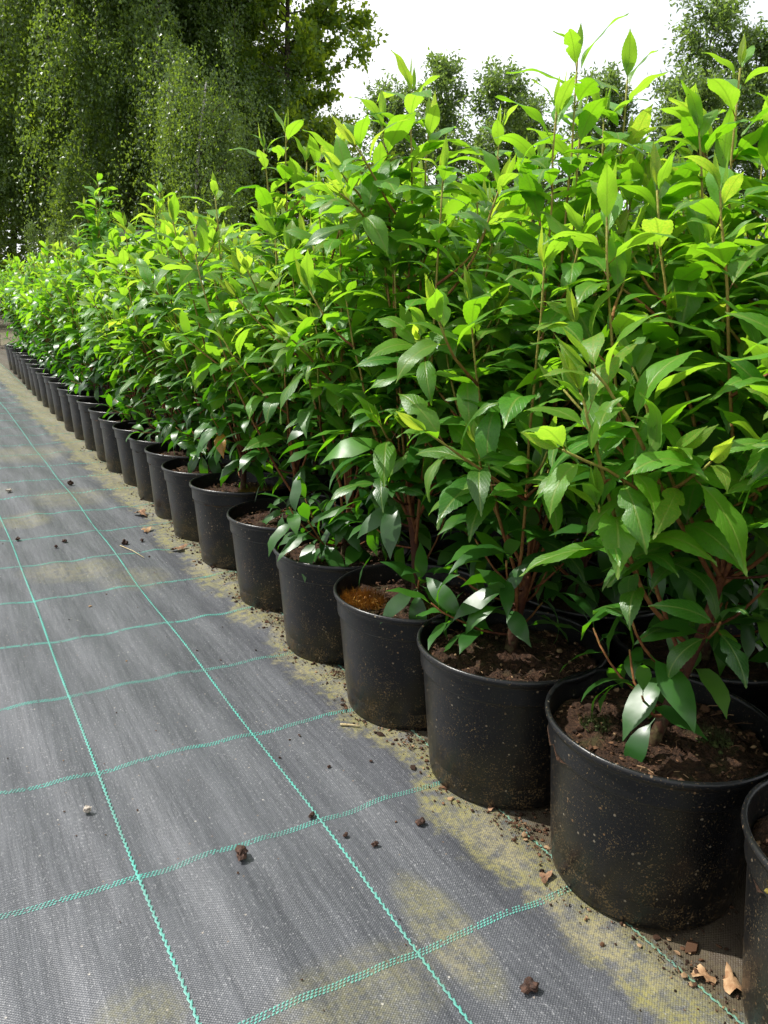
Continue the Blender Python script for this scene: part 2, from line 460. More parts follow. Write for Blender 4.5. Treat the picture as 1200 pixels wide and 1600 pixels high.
def grid_mesh(name, xs, ys, zfun, mat):
    XX, YY = np.meshgrid(xs, ys)
    v = np.stack([XX, YY, zfun(XX, YY)], -1).reshape(-1, 3)
    nx, ny = len(xs), len(ys)
    i = np.arange(ny - 1)[:, None] * nx + np.arange(nx - 1)[None]
    q = np.stack([i, i + 1, i + nx + 1, i + nx], -1).reshape(-1, 4)
    return mesh_np(name, v, q, mat, True)
xs = np.concatenate([np.arange(-4, -0.8, 0.2), np.arange(-0.8, 1.0, 0.010), np.arange(1.0, 4.6, 0.2)])
ys = np.concatenate([np.arange(-3, 0.2, 0.2), np.arange(0.2, 3.6, 0.02), np.arange(3.6, 11.6, 0.1)])
fabric = link(bpy.data.objects.new('ground_fabric', grid_mesh('ground_fabric', xs, ys, zf, M_FABRIC)))
tag(fabric, 'black woven weed fabric with turquoise grid threads and yellowish algae', None, None, 'structure')

def stitches(name, cen, along, across, L, W, z=0.0012):
    """little raised slanted stitches; cen (n,2)"""
    n = len(cen)
    j = rng.normal(0, 1, (n, 3))
    L = L * (1 + 0.12 * j[:, :1]); W = W * (1 + 0.10 * j[:, 1:2])
    off = [(-.5, -.35), (-.28, -.5), (.28, -.42), (.5, .35), (.28, .5), (-.28, .42)]
    P = np.stack([cen + along * (a * L) + across * (b * W) for a, b in off], 1)
    zz = zf(P[..., 0], P[..., 1]) + z
    zc = zf(cen[:, 0], cen[:, 1]) + z + 0.0009
    v = np.concatenate([np.concatenate([P, zz[..., None]], -1), np.concatenate([cen, zc[:, None]], -1)[:, None]], 1).reshape(-1, 3)
    b = np.arange(n)[:, None] * 7
    t = np.concatenate([np.stack([b[:, 0] + i, b[:, 0] + (i + 1) % 6, b[:, 0] + 6], -1) for i in range(6)])
    return link(bpy.data.objects.new(name, mesh_np(name, v, t, M_THREAD, True)), fabric)

for xl in (-0.320, -0.070, 0.179, 0.428, 0.677, 0.926):
    y = np.arange(0.2 if xl > -.3 else .4, 11.0, 0.0052)
    wob = 0.0022 * np.sin(y * 3.1 + xl * 40) + 0.0012 * np.sin(y * 9.7 + xl * 11)
    x = xl + wob
    # two strands twisted round each other
    cen = np.stack([x + 0.0007 * np.where(np.arange(len(y)) % 2, 1, -1), y], -1)
    al = norm(np.stack([0.26 * np.where(np.arange(len(y)) % 2, 1, -1), np.ones(len(y))], -1))
    ac = np.stack([al[:, 1], -al[:, 0]], -1)
    stitches('long_thread', cen, al, ac, 0.0092, 0.0030)
for j in range(-1, 36):
    yl = 0.912 + 0.269 * j
    x1 = 0.99
    x = np.arange(-1.2 - 0.02 * j, x1, 0.0048 if yl < 3 else 0.012)
    rows = (-0.0036, 0.0, 0.0036)
    cl, = [[]]
    for r_i, r in enumerate(rows):
        keep = rng.random(len(x)) > 0.06
        yy = yl + r + 0.0009 * np.sin(x * 3 + j) + 0.0005 * np.sin(x * 17 + 2 * j)
        cl.append(np.stack([x + 0.0022 * r_i, yy], -1)[keep])
    cen = np.concatenate(cl)
    n = len(cen)
    al = norm(np.tile([1.0, 0.25], (n, 1))); ac = np.stack([-al[:, 1], al[:, 0]], -1)
    stitches('cross_thread', cen, al, ac, 0.0042 if yl < 3 else 0.0095, 0.0021 if yl < 1.5 else (0.0028 if yl < 3 else 0.0042), 0.0005)

# ------------------------------------------------------------------ pots
POT_H, POT_R = 0.218, 0.1447
SOIL_Z = 0.186
def lathe(prof, seg=56, name='pot', mat=None):
    prof = np.asarray(prof, float); n = len(prof)
    th = np.arange(seg) / seg * 2 * np.pi
    v = np.stack([prof[:, None, 0] * np.cos(th), prof[:, None, 0] * np.sin(th), np.repeat(prof[:, 1:2], seg, 1)], -1).reshape(-1, 3)
    i = np.arange(n - 1)[:, None] * seg; j = np.arange(seg)[None]; kk = (j + 1) % seg
    q = np.stack([i + j, i + kk, i + seg + kk, i + seg + j], -1).reshape(-1, 4)
    return v, q
pot_prof = [(0.0, 0.004), (0.100, 0.004), (0.106, 0.000), (0.113, 0.000), (0.1165, 0.0025), (0.1178, 0.010), (0.1182, 0.0105), (0.1200, 0.035), (0.1202, 0.0355), (0.1208, 0.036), (0.1285, 0.120),
            (0.1333, 0.1735), (0.1337, 0.1745), (0.1368, 0.1765), (0.1374, 0.1785), (0.1376, 0.183), (0.1386, 0.2020), (0.1392, 0.2050)]
for a in np.linspace(-70, 190, 9):
    pot_prof.append((0.1415 + 0.0034 * math.cos(math.radians(a)), 0.2125 + 0.0050 * math.sin(math.radians(a)) + 0.0005))
pot_prof += [(0.1372, 0.203), (0.1345, 0.180), (0.1320, 0.168)]
pot_prof = pot_prof[:]
pv, pq = lathe(pot_prof)
ME_POT = mesh_np('pot', pv, pq, M_POT, True)

def soil_mesh(seed):
    r = np.random.default_rng(seed)
    rings, seg = 22, 64
    v = [(0, 0, 0.004)]
    ph = r.uniform(0, 6.28, 8)
    for i in range(1, rings + 1):
        rad = 0.1345 * i / rings
        for j in range(seg):
            a = j / seg * 2 * math.pi
            x, y = rad * math.cos(a), rad * math.sin(a)
            z = 0.0035 * math.sin(x * 60 + ph[0]) * math.sin(y * 55 + ph[1]) + 0.003 * math.sin(x * 130 + ph[2]) * math.sin(y * 121 + ph[3]) + r.normal(0, 0.0021) + 0.008 * (1 - i / rings) ** 2
            if i == rings: z -= 0.006
            v.append((x, y, z))
    t = [(0, 1 + j, 1 + (j + 1) % seg) for j in range(seg)]
    q = []
    for i in range(rings - 1):
        for j in range(seg):
            a = 1 + i * seg + j; b = 1 + i * seg + (j + 1) % seg
            q.append((a, a + seg, b + seg, b))
    return mesh_np('soil', v, [np.array(q), np.array(t)], M_SOIL, True)
ME_SOIL = [soil_mesh(s) for s in range(4)]

# a lump: an icosahedron cut by noise, for crumbs, chips and clods
ph_ = (1 + 5 ** .5) / 2
ICO_V = norm(np.array([(-1, ph_, 0), (1, ph_, 0), (-1, -ph_, 0), (1, -ph_, 0), (0, -1, ph_), (0, 1, ph_), (0, -1, -ph_), (0, 1, -ph_), (ph_, 0, -1), (ph_, 0, 1), (-ph_, 0, -1), (-ph_, 0, 1)]))
ICO_F = np.array([(0, 11, 5), (0, 5, 1), (0, 1, 7), (0, 7, 10), (0, 10, 11), (1, 5, 9), (5, 11, 4), (11, 10, 2), (10, 7, 6), (7, 1, 8), (3, 9, 4), (3, 4, 2), (3, 2, 6), (3, 6, 8), (3, 8, 9), (4, 9, 5), (2, 4, 11), (6, 2, 10), (8, 6, 7), (9, 8, 1)])
def lumps(geo, cen, size, flat=0.7, r=rng):
    cen = np.asarray(cen, float); n = len(cen)
    size = np.broadcast_to(np.asarray(size, float), (n,))
    s = r.uniform(0.55, 1.3, (n, 12, 1)) * ICO_V[None]
    ax = r.uniform(0.5, 1.25, (n, 1, 3)); ax[..., 2] *= flat
    s = s * ax
    a = r.uniform(0, 6.28, n); ca, sa = np.cos(a)[:, None], np.sin(a)[:, None]
    x = s[..., 0] * ca - s[..., 1] * sa; y = s[..., 0] * sa + s[..., 1] * ca
    v = np.stack([x, y, s[..., 2]], -1) * size[:, None, None] + cen[:, None]
    f = (ICO_F[None] + (np.arange(n) * 12)[:, None, None]).reshape(-1, 3)
    geo.add(v.reshape(-1, 3), None, f, np.repeat(r.random(n), 12))

def crumb_mesh(seed, n=520, mat=None):
    r = np.random.default_rng(seed + 50)
    gq = Geo()
    rad = 0.128 * np.sqrt(r.random(n)); a = r.uniform(0, 6.28, n)
    lumps(gq, np.stack([rad * np.cos(a), rad * np.sin(a), np.full(n, 0.003)], -1), r.gamma(1.5, 0.0011, n) + 0.0008, 0.7, r)
    for _ in range(70):      # fibres
        a_ = r.uniform(0, 6.28); d_ = 0.12 * math.sqrt(r.random()); p = np.array([d_ * math.cos(a_), d_ * math.sin(a_), 0.005]); e = p + [r.normal(0, .009), r.normal(0, .009), r.uniform(0, .005)]
        tube(gq, [p, (p + e) / 2 + [r.normal(0, .002), r.normal(0, .002), .002], e], 0.0006, 3, r.uniform(.5, 1), cap=False)
    return gq.mesh('soil_crumbs', mat or M_CHIPS, False)
def m_chips():
    k = NT('bark_crumbs')
    at = k.n('ShaderNodeAttribute', attribute_name='age').outputs['Fac']
    c = k.ramp(at, [(0.0, (0.012, 0.007, 0.004)), (0.55, (0.046, 0.023, 0.013)), (0.88, (0.12, 0.062, 0.032)), (1.0, (0.27, 0.18, 0.10))])
    return k.done(k.bsdf(c, 0.9, 0.2))
M_CHIPS = m_chips()
ME_CRUMB = [crumb_mesh(s) for s in range(3)]

# ------------------------------------------------------------------ laurel leaves
def leaf_geo(curl, fold, wave, width, twist, hi, seed):
    """blade of unit length along +Y, upper side +Z, with its stalk; serrated when hi"""
    r = np.random.default_rng(seed)
    teeth = 13
    ns = teeth * 2 if hi else 7
    s = np.linspace(0, 1, ns + 1)
    w = np.sin(np.pi * s ** 0.86) ** 0.92 * (1 - 0.30 * s ** 3) * width * 0.5
    w = w * (1 - 0.38 * np.clip((s - 0.72) / 0.28, 0, 1))
    w[0] = 0.010; w[-1] = 0.002
    if hi:
        saw = np.where(np.arange(ns + 1) % 2 == 1, 1.0, -0.55)
        saw[:3] = 0; saw[-1] = 0
        we = w + saw * 0.0060
        if seed in (4, 9): we[9:13] *= [0.85, 0.55, 0.62, 0.9]      # a bite out of the blade
        if seed == 12: we[19:23] *= [0.8, 0.45, 0.5, 0.8]
    else:
        we = w
    cols = (-1, -0.52, 0, 0.52, 1) if hi else (-1, 0, 1)
    pet = 0.15
    # midrib: stalk then blade bending downwards
    ss = np.concatenate([[-pet, -pet * 0.5], s])
    ang = np.concatenate([[0.22, 0.30], 0.34 - curl * (s ** 1.1)])
    dl = np.diff(ss)
    y = np.concatenate([[0], np.cumsum(dl * np.cos((ang[1:] + ang[:-1]) / 2))]); z = np.concatenate([[0], np.cumsum(dl * np.sin((ang[1:] + ang[:-1]) / 2))])
    W = np.concatenate([[0.008, 0.007], we])
    V = []; UV = []
    p1, p2 = r.uniform(0, 6.28, 2)
    for i in range(len(ss)):
        tw = twist * max(ss[i], 0)
        for c in cols:
            x = c * W[i]
            f = fold * (0.6 + 0.4 * math.cos(max(ss[i], 0) * 3.0))
            up = abs(x) * math.tan(f)
            up -= 0.55 * x * x / max(width, .1)            # edges roll back a little
            up += wave * abs(c) ** 1.5 * width * math.sin(max(ss[i], 0) * 12 + (p1 if c > 0 else p2)) * (1 if 0.05 < ss[i] < 0.97 else 0)
            dx = x * math.cos(tw) - up * math.sin(tw); du = x * math.sin(tw) + up * math.cos(tw)
            a = ang[i]
            V.append((dx, y[i] - du * math.sin(a), z[i] + du * math.cos(a)))
            UV.append((0.5 + 0.5 * c * W[i] / (width * 0.5), (ss[i] + pet) / (1 + pet)))
    nc = len(cols); n = len(ss)
    i = np.arange(n - 1)[:, None] * nc + np.arange(nc - 1)[None]
    q = np.stack([i, i + 1, i + nc + 1, i + nc], -1).reshape(-1, 4)
    V = np.array(V); V /= (1 + pet)
    return V, q, np.array(UV)

LEAF_HI, LEAF_LO = [], []
lr = random.Random(3)
for i in range(14):
    par = dict(curl=lr.uniform(0.75, 1.7), fold=math.radians(lr.uniform(8, 30)), wave=lr.uniform(0.015, 0.07), width=lr.uniform(0.31, 0.40), twist=lr.uniform(-0.3, 0.3))
    V, q, UV = leaf_geo(hi=True, seed=i, **par)
    LEAF_HI.append(mesh_np('leaf', V, q, M_LEAF, True, None, UV))
    LEAF_LO.append(leaf_geo(hi=False, seed=i, **par)[:2])
BUD_HI, BUD_LO = [], []      # narrow folded leaves of the opening shoot tip
for i in range(4):
    par = dict(curl=lr.uniform(-0.15, 0.35), fold=math.radians(lr.uniform(42, 58)), wave=0.01, width=lr.uniform(0.20, 0.27), twist=lr.uniform(-0.3, 0.3))
    V, q, UV = leaf_geo(hi=True, seed=40 + i, **par)
    BUD_HI.append(mesh_np('leaf', V, q, M_LEAF, True, None, UV))
    BUD_LO.append(leaf_geo(hi=False, seed=40 + i, **par)[:2])

def bezier(p0, p1, p2, n):
    t = np.linspace(0, 1, n)[:, None]
    return (1 - t) ** 2 * p0 + 2 * t * (1 - t) * p1 + t * t * p2

class Plant:
    """stems and leaf placements of one laurel in its own coordinates (origin at the pot's base centre)"""
    def __init__(s, seed, top=0.92, spread=0.17, stems=None, trunk=None, nprim=None, leader=None, lows=None):
        s.r = np.random.default_rng(seed)
        s.vig = s.r.uniform(0.86, 1.05)
        s.geo = Geo(); s.leaves = []      # (pos, dir, normal, size, age, bud)
        r = s.r
        base = np.array([r.uniform(-.012, .012), r.uniform(-.012, .012), SOIL_Z - 0.01])
        if trunk is None:
            nodez = SOIL_Z + r.uniform(0.10, 0.20)
            tp = bezier(base, base + [r.uniform(-.012, .012), r.uniform(-.012, .012), 0.07], np.array([r.uniform(-.03, .03), r.uniform(-.03, .03), nodez]), 7)
        else:
            tp = np.asarray(trunk, float)
        rt = r.uniform(0.0065, 0.0085)
        tube(s.geo, tp, np.linspace(rt * 1.25, rt * 0.85, len(tp)), 8, np.linspace(0.0, 0.35, len(tp)))
        node = tp[-1]
        prim = []
        if stems:
            for st in stems: prim.append(s.smooth(np.asarray(st, float)))
        n = nprim if nprim is not None else int(r.integers(6, 9))
        a0 = r.uniform(0, 6.28)
        for i in range(n):
            az = a0 + i * 2.399 + r.normal(0, .25)
            reach = spread * math.sqrt((i + 0.6) / n) * r.uniform(0.7, 1.35)
            tz = top - r.uniform(0.0, 0.20) - 0.55 * reach * r.uniform(.3, 1.1)
            st = tp[int(r.integers(max(1, len(tp) // 2), len(tp)))]
            d = np.array([math.cos(az), math.sin(az), 0])
            end = np.array([node[0], node[1], 0]) * .5 + d * reach + [0, 0, tz]
            mid = st * 0.5 + end * 0.5 + d * reach * r.uniform(0.10, 0.35); mid[2] = st[2] + (tz - st[2]) * r.uniform(0.38, 0.5)
            prim.append(bezier(st, mid, end, 12))
        if leader is not None:
            lx, ly, lz = leader
            end = np.array([lx, ly, lz]); mid = (node + end) / 2 + [lx * .3, ly * .3, 0]
            prim.append(bezier(node, mid, end, 13))
            for sx in (-1, 1):
                e2 = end + [sx * r.uniform(.02, .05), r.uniform(-.04, .04), -r.uniform(.05, .10)]
                prim.append(bezier(node, mid + [sx * .02, 0, 0], e2, 12))
        for p in prim:
            s.stem(p, 0.0031, True)
        # short low shoots that carry the old dark drooping leaves
        for i in range(lows or int(r.integers(6, 10))):
            az = r.uniform(0, 6.28); st = tp[int(r.integers(2, len(tp)))]
            d = np.array([math.cos(az), math.sin(az), 0])
            L = r.uniform(0.05, 0.135)
            end = st + d * L + [0, 0, r.uniform(0.01, 0.10)]
            s.stem(bezier(st, st + d * L * .6 + [0, 0, 0.0], end, 7), 0.0021, False, low=True)
    def smooth(s, p):
        t = np.linspace(0, len(p) - 1, 14); i = np.arange(len(p))
        c = np.stack([np.interp(t, i, p[:, k]) for k in range(3)], -1)
        for _ in range(2): c[1:-1] = (c[:-2] + 2 * c[1:-1] + c[2:]) / 4
        return c
    def stem(s, p, rad, branch, low=False, young=1.0):
        r = s.r
        n = len(p)
        seg = np.linalg.norm(np.diff(p, axis=0), axis=1); cum = np.concatenate([[0], np.cumsum(seg)]); L = cum[-1]
        p = p + np.concatenate([np.zeros((1, 3)), np.cumsum(r.normal(0, 0.0016, (n - 1, 3)), 0)])
        col0 = 0.40 if not low else 0.25
        tube(s.geo, p, np.linspace(rad, 0.0014, n), 6, np.linspace(col0, 0.95 if not low else 0.6, n))
        at = lambda d: np.array([np.interp(d, cum, p[:, k]) for k in range(3)])
        tan = norm(np.gradient(p, axis=0))
        tat = lambda d: norm(np.array([np.interp(d, cum, tan[:, k]) for k in range(3)]))
        ph = r.uniform(0, 6.28)
        d = L - r.uniform(0.002, 0.008)
        k = 0
        lim = L * (0.16 if branch else 0.10)
        if young > 0 and not low:
            for b in range(int(r.integers(2, 4))):     # opening tip
                t = tat(L); u = norm(np.cross(t, [0.3, 0.5, 0.8])); w = np.cross(t, u)
                a = ph + b * 2.6; rd = math.cos(a) * u + math.sin(a) * w
                dr = norm(t + rd * r.uniform(0.12, 0.34))
                s.leaves.append((at(L), dr, norm(t - dr * dr.dot(t) - rd * 0.1), r.uniform(0.036, 0.062), r.uniform(0.90, 1.0), True))
        while d > lim:
            t = tat(d); u = norm(np.cross(t, [0.3, 0.5, 0.8])); w = np.cross(t, u)
            a = ph + k * 2.399 + r.normal(0, .22)
            rd = math.cos(a) * u + math.sin(a) * w
            q = min(1.0, k / 4.0)
            if low:
                spread = math.radians(r.uniform(46, 76) if k else 14); droop = r.uniform(0.2, 0.8)
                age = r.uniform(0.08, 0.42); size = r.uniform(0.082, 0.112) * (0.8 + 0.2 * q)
            else:
                spread = math.radians(32 + 42 * q + r.normal(0, 9)); droop = r.uniform(-0.16, 0.20) * q
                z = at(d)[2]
                hgt = np.clip((z - 0.32) / 0.30, 0, 1)  # lower leaves darker: older growth, and shade put into their colour
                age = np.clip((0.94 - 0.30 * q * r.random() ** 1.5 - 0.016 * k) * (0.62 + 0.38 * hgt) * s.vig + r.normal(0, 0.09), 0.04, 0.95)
                size = (0.072 + 0.050 * q) * r.uniform(0.70, 1.15)
            dr = math.cos(spread) * t + math.sin(spread) * rd
            if low and k == 0: droop = 0.1
            dr = norm(dr - np.array([0, 0, droop]))
            nn = t * 0.6 + np.array([0, 0, 0.8]) + r.normal(0, .16, 3)
            nn = norm(nn - dr * nn.dot(dr))
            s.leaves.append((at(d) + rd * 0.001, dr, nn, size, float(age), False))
            d -= r.uniform(0.013, 0.024) * (0.55 + 0.45 * q)
            k += 1
        if branch:
            for b in range(int(r.integers(2, 4))):
                dd = L * r.uniform(0.28, 0.80)
                t = tat(dd); az = r.uniform(0, 6.28)
                ln = r.uniform(0.09, 0.20)
                st = at(dd); o = np.array([math.cos(az), math.sin(az), 0])
                o = norm(o + 0.8 * norm([st[0], st[1], 0.0001]))
                end = st + o * ln * r.uniform(.45, .85) + [0, 0, ln * r.uniform(0.4, 0.9)]
                s.stem(bezier(st, st + o * ln * 0.4 + [0, 0, ln * 0.25], end, 7), 0.0024, False)

def leaf_matrix(pos, dr, nn, size):
    x = np.cross(dr, nn)
    return Matrix(((x[0] * size, dr[0] * size, nn[0] * size, pos[0]), (x[1] * size, dr[1] * size, nn[1] * size, pos[1]), (x[2] * size, dr[2] * size, nn[2] * size, pos[2]), (0, 0, 0, 1)))

ORD = ['first', 'second', 'third', 'fourth', 'fifth', 'sixth', 'seventh', 'eighth', 'ninth', 'tenth', 'eleventh', 'twelfth', 'thirteenth', 'fourteenth', 'fifteenth', 'sixteenth', 'seventeenth', 'eighteenth', 'nineteenth', 'twentieth',
       'twenty-first', 'twenty-second', 'twenty-third', 'twenty-fourth', 'twenty-fifth', 'twenty-sixth', 'twenty-seventh', 'twenty-eighth', 'twenty-ninth', 'thirtieth']
prng = random.Random(11)

def pot_thing(x, y, label, group):
    root = bpy.data.objects.new('potted_laurel', None)
    root.empty_display_size = 0.1
    link(root)
    root.location = (x, y, 0.0015)
    tag(root, label, 'potted shrub', group)
    pot = link(bpy.data.objects.new('pot', ME_POT), root)
    pot.rotation_euler = (prng.gauss(0, .009), prng.gauss(0, .009), prng.uniform(0, 6.28))
    e = prng.gauss(0, .012); pot.scale = (1 + e, 1 - e, 1 + prng.gauss(0, .012))
    soil = link(bpy.data.objects.new('soil', ME_SOIL[prng.randrange(4)]), root)
    soil.location = (0, 0, SOIL_Z + prng.uniform(-0.004, 0.004))
    soil.rotation_euler = (0, 0, prng.uniform(0, 6.28))
    return root, soil

def near_plant(x, y, label, group, plant, crumbs=True):
    root, soil = pot_thing(x, y, label, group)
    if crumbs:
        c = link(bpy.data.objects.new('soil_crumbs', ME_CRUMB[prng.randrange(3)]), root)
        c.location = soil.location; c.rotation_euler = (0, 0, prng.uniform(0, 6.28))
        tag(c, kind='stuff')
    link(bpy.data.objects.new('stem', plant.geo.mesh('stem', M_STEM)), root)
    lv = plant.leaves
    if len(lv) > 300:                       # nearest 300 singly, the rest together
        toc = norm(np.array([-x, -y, 0.3]))
        lv = sorted(lv, key=lambda l: -(l[0] @ toc + 0.2 * l[0][2]))
        rest = lv[300:]; lv = lv[:300]
        f = link(bpy.data.objects.new('foliage', joined(rest, plant.r)), root); tag(f, kind='stuff')
    for (p, d, n, s, age, bud) in lv:
        me = prng.choice(BUD_HI if bud else LEAF_HI)
        o = bpy.data.objects.new('leaf', me)
        col.objects.link(o); o.parent = root
        o.matrix_basis = leaf_matrix(p, d, n, s)
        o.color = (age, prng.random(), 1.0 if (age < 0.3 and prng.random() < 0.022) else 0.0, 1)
    return root

def joined(leaves, r):
    gq = Geo()
    for (p, d, n, s, age, bud) in leaves:
        V, q = (BUD_LO[int(r.integers(4))] if bud else LEAF_LO[int(r.integers(14))])
        x = np.cross(d, n)
        gq.add(p + s * (V[:, :1] * x + V[:, 1:2] * d + V[:, 2:] * n), q, None, np.clip(age + r.normal(0, .05), 0, 1))
    return gq.mesh('foliage', M_FOL)

# hand-laid stems for the nearest plant: (sideways, towards the back, height) as seen from the path
def frame(sx, dx, z):
    return (0.8725 * sx + 0.4951 * dx, -0.4886 * sx + 0.8689 * dx, z)
hero_trunk = [frame(*a) for a in ((-0.013, -0.02, 0.172), (-0.008, -0.02, 0.20), (0.002, -0.018, 0.235), (0.022, -0.012, 0.29), (0.040, -0.008, 0.345), (0.054, 0.0, 0.405))]
hero_stems = [[frame(*a) for a in L] for L in (
    ((0.050, 0.0, 0.395), (0.0, -0.03, 0.475), (-0.05, -0.05, 0.55), (-0.105, -0.06, 0.635), (-0.128, -0.06, 0.662)),
    ((0.054, 0.0, 0.405), (0.016, -0.01, 0.465), (-0.045, 0.02, 0.585), (-0.070, 0.03, 0.65)),
    ((0.058, 0.0, 0.405), (0.083, -0.02, 0.52), (0.108, -0.03, 0.63), (0.125, -0.03, 0.74), (0.13, -0.03, 0.80)),
    ((0.056, 0.0, 0.40), (0.070, 0.03, 0.52), (0.040, 0.05, 0.73), (0.030, 0.05, 0.845)),
    ((0.056, 0.0, 0.395), (0.11, 0.0, 0.43), (0.17, -0.01, 0.53), (0.20, -0.02, 0.68)),
    ((0.030, -0.01, 0.315), (-0.035, -0.03, 0.37), (-0.085, -0.05, 0.475), (-0.125, -0.06, 0.58), (-0.140, -0.06, 0.625)),
    ((0.056, 0.0, 0.40), (0.05, 0.09, 0.52), (0.0, 0.14, 0.70), (-0.03, 0.15, 0.86)),
    ((0.056, 0.0, 0.40), (0.12, 0.08, 0.55), (0.15, 0.12, 0.72), (0.16, 0.13, 0.88)))]

ROW1 = [(0.774, 0.335), (0.766, 0.633), (0.748, 0.905), (0.732, 1.165), (0.732, 1.455), (0.738, 1.760), (0.745, 2.090), (0.745, 2.375), (0.749, 2.620), (0.757, 2.890), (0.760, 3.150), (0.748, 3.400), (0.757, 3.655), (0.757, 3.930), (0.755, 4.230), (0.752, 4.510), (0.757, 4.850), (0.765, 5.170), (0.765, 5.460), (0.772, 5.800), (0.775, 6.090), (0.781, 6.480), (0.796, 6.900), (0.806, 7.280), (0.812, 7.680), (0.822, 8.080)]
LEAD = {2: (0.06, 0.03, 1.035), 3: (0.01, 0.06, 1.045), 4: (-.02, 0.0, 0.98), 5: (0.02, .06, 1.07), 13: (0.0, 0.0, 1.16), 15: (0, 0, 1.10), 9: (0.0, 0.02, 1.04)}
g1 = 'potted laurels of the front row along the path'
variants = []
for s in range(6):
    P = Plant(900 + s, top=0.94, spread=0.18)
    variants.append((P.geo.mesh('stem', M_STEM), joined(P.leaves, P.r)))

def far_plant(x, y, label, group, sc_=1.0):
    root, soil = pot_thing(x, y, label, group)
    sm, fm = variants[prng.randrange(6)]
    a = prng.uniform(0, 6.28)
    st = link(bpy.data.objects.new('stem', sm), root); st.rotation_euler.z = a
    fo = link(bpy.data.objects.new('foliage', fm), root); fo.rotation_euler.z = a; tag(fo, kind='stuff')
    for o in (st, fo): o.scale = (1, 1, sc_)
    return root

def rowlab(i):
    if i == 0: return 'potted laurel cut off by the right edge, nearest the camera in the front row'
    if i == 1: return 'potted laurel with leaning reddish trunk in the large near pot at lower right'
    return 'glossy green laurel in black plastic pot, %s from the right in the front row' % ORD[i]

near_roots = []
for i, (x, y) in enumerate(ROW1):
    if i == 1:
        P = Plant(77, top=0.90, stems=hero_stems, trunk=hero_trunk, nprim=1, lows=9)
        tc = norm(np.array([-x, -y]))          # the trunk stays in view from the path
        P.leaves = [l for j, l in enumerate(P.leaves) if not (l[0][2] + 0.05 * l[1][2] < 0.37 and (l[0][:2] + 0.05 * l[1][:2]) @ tc > 0.005 and j % 2)]
        near_roots.append(near_plant(x, y, rowlab(i), g1, P))
    elif y < 4.4:
        P = Plant(100 + i, top=0.955 + 0.03 * math.sin(i * 2.3), spread=0.18, leader=LEAD.get(i), lows=2 if i == 0 else None)
        near_roots.append(near_plant(x, y, rowlab(i), g1, P, y < 3))
    else:
        near_roots.append(far_plant(x, y, rowlab(i), g1, prng.uniform(0.97, 1.08)))

g2 = 'potted laurels of the second row'
g3 = 'potted laurels massed behind the second row'
i2 = 0
LEAD2 = {0: (-0.05, 0.02, 0.98), 1: (-0.03, 0.05, 1.03), 2: (0.0, 0.0, 1.05), 3: (0.0, 0.04, 1.03)}
for i in range(25):
    x = ROW1[i][0] + 0.27 + prng.gauss(0, .008); y = (ROW1[i][1] + ROW1[i + 1][1]) / 2 + prng.gauss(0, .012)
    lab = 'laurel shrub of the second row, behind the gap between %s and %s front pots' % (ORD[i], ORD[i + 1])
    if y < 3.0: near_plant(x, y, lab, g2, Plant(300 + i, top=0.99, spread=0.17, leader=LEAD2.get(i)), False)
    else: far_plant(x, y, lab, g2, prng.uniform(0.98, 1.1))
for rw, (dx, i0, i1) in enumerate(((0.54, 1, 17), (0.82, 2, 13), (1.10, 3, 10))):
    for i in range(i0, i1):
        x = ROW1[i][0] + dx + prng.gauss(0, .01); y = ROW1[i][1] + prng.gauss(0, .015) + (0.14 if rw == 1 else 0)
        lab = 'laurel shrub of the %s row of the block, behind the %s front pot' % (ORD[rw + 2], ORD[i])
        if rw == 0 and y < 2.2: near_plant(x, y, lab, g3, Plant(500 + i, top=1.0, spread=0.17), False)
        else: far_plant(x, y, lab, g3, prng.uniform(0.98, 1.08))

# ------------------------------------------------------------------ moss, chips and dead leaves in the pots, parts of their plants
def moss(root, x, y, rad, mat, n=70, seed=0):
    r = np.random.default_rng(seed); gq = Geo()
    a = r.uniform(0, 6.28, n); d = rad * np.sqrt(r.random(n))
    lumps(gq, np.stack([x + d * np.cos(a), y + d * np.sin(a), SOIL_Z + 0.004 + 0.012 * (1 - d / rad)], -1), r.uniform(0.0015, 0.0045, n), 0.8, r)
    # fine upright tufts
    for _ in range(n * 9):
        a_ = r.uniform(0, 6.28); d_ = rad * math.sqrt(r.random()); p = np.array([x + d_ * math.cos(a_), y + d_ * math.sin(a_), SOIL_Z + 0.008])
        q = p + [r.normal(0, .005), r.normal(0, .005), r.uniform(.008, .02)]
        w_ = np.array([0.0008, 0.0004, 0]); gq.add([p - w_, p + w_, q], None, [(0, 1, 2)], r.random())
    o = link(bpy.data.objects.new('moss', gq.mesh('moss', mat, True)), root); tag(o, kind='stuff')
moss(near_roots[3], -0.085, 0.035, 0.042, M_MOSSO, 80, 1)
moss(near_roots[3], 0.01, -0.055, 0.040, M_MOSS, 40, 2)
moss(near_roots[6], 0.02, -0.06, 0.055, M_MOSS, 90, 3)
moss(near_roots[1], 0.055, -0.045, 0.022, M_WEEDM, 25, 4)
moss(near_roots[1], -0.055, 0.05, 0.020, M_WEEDM, 20, 6)
moss(near_roots[0], -0.11, 0.03, 0.03, M_MOSS, 25, 5)

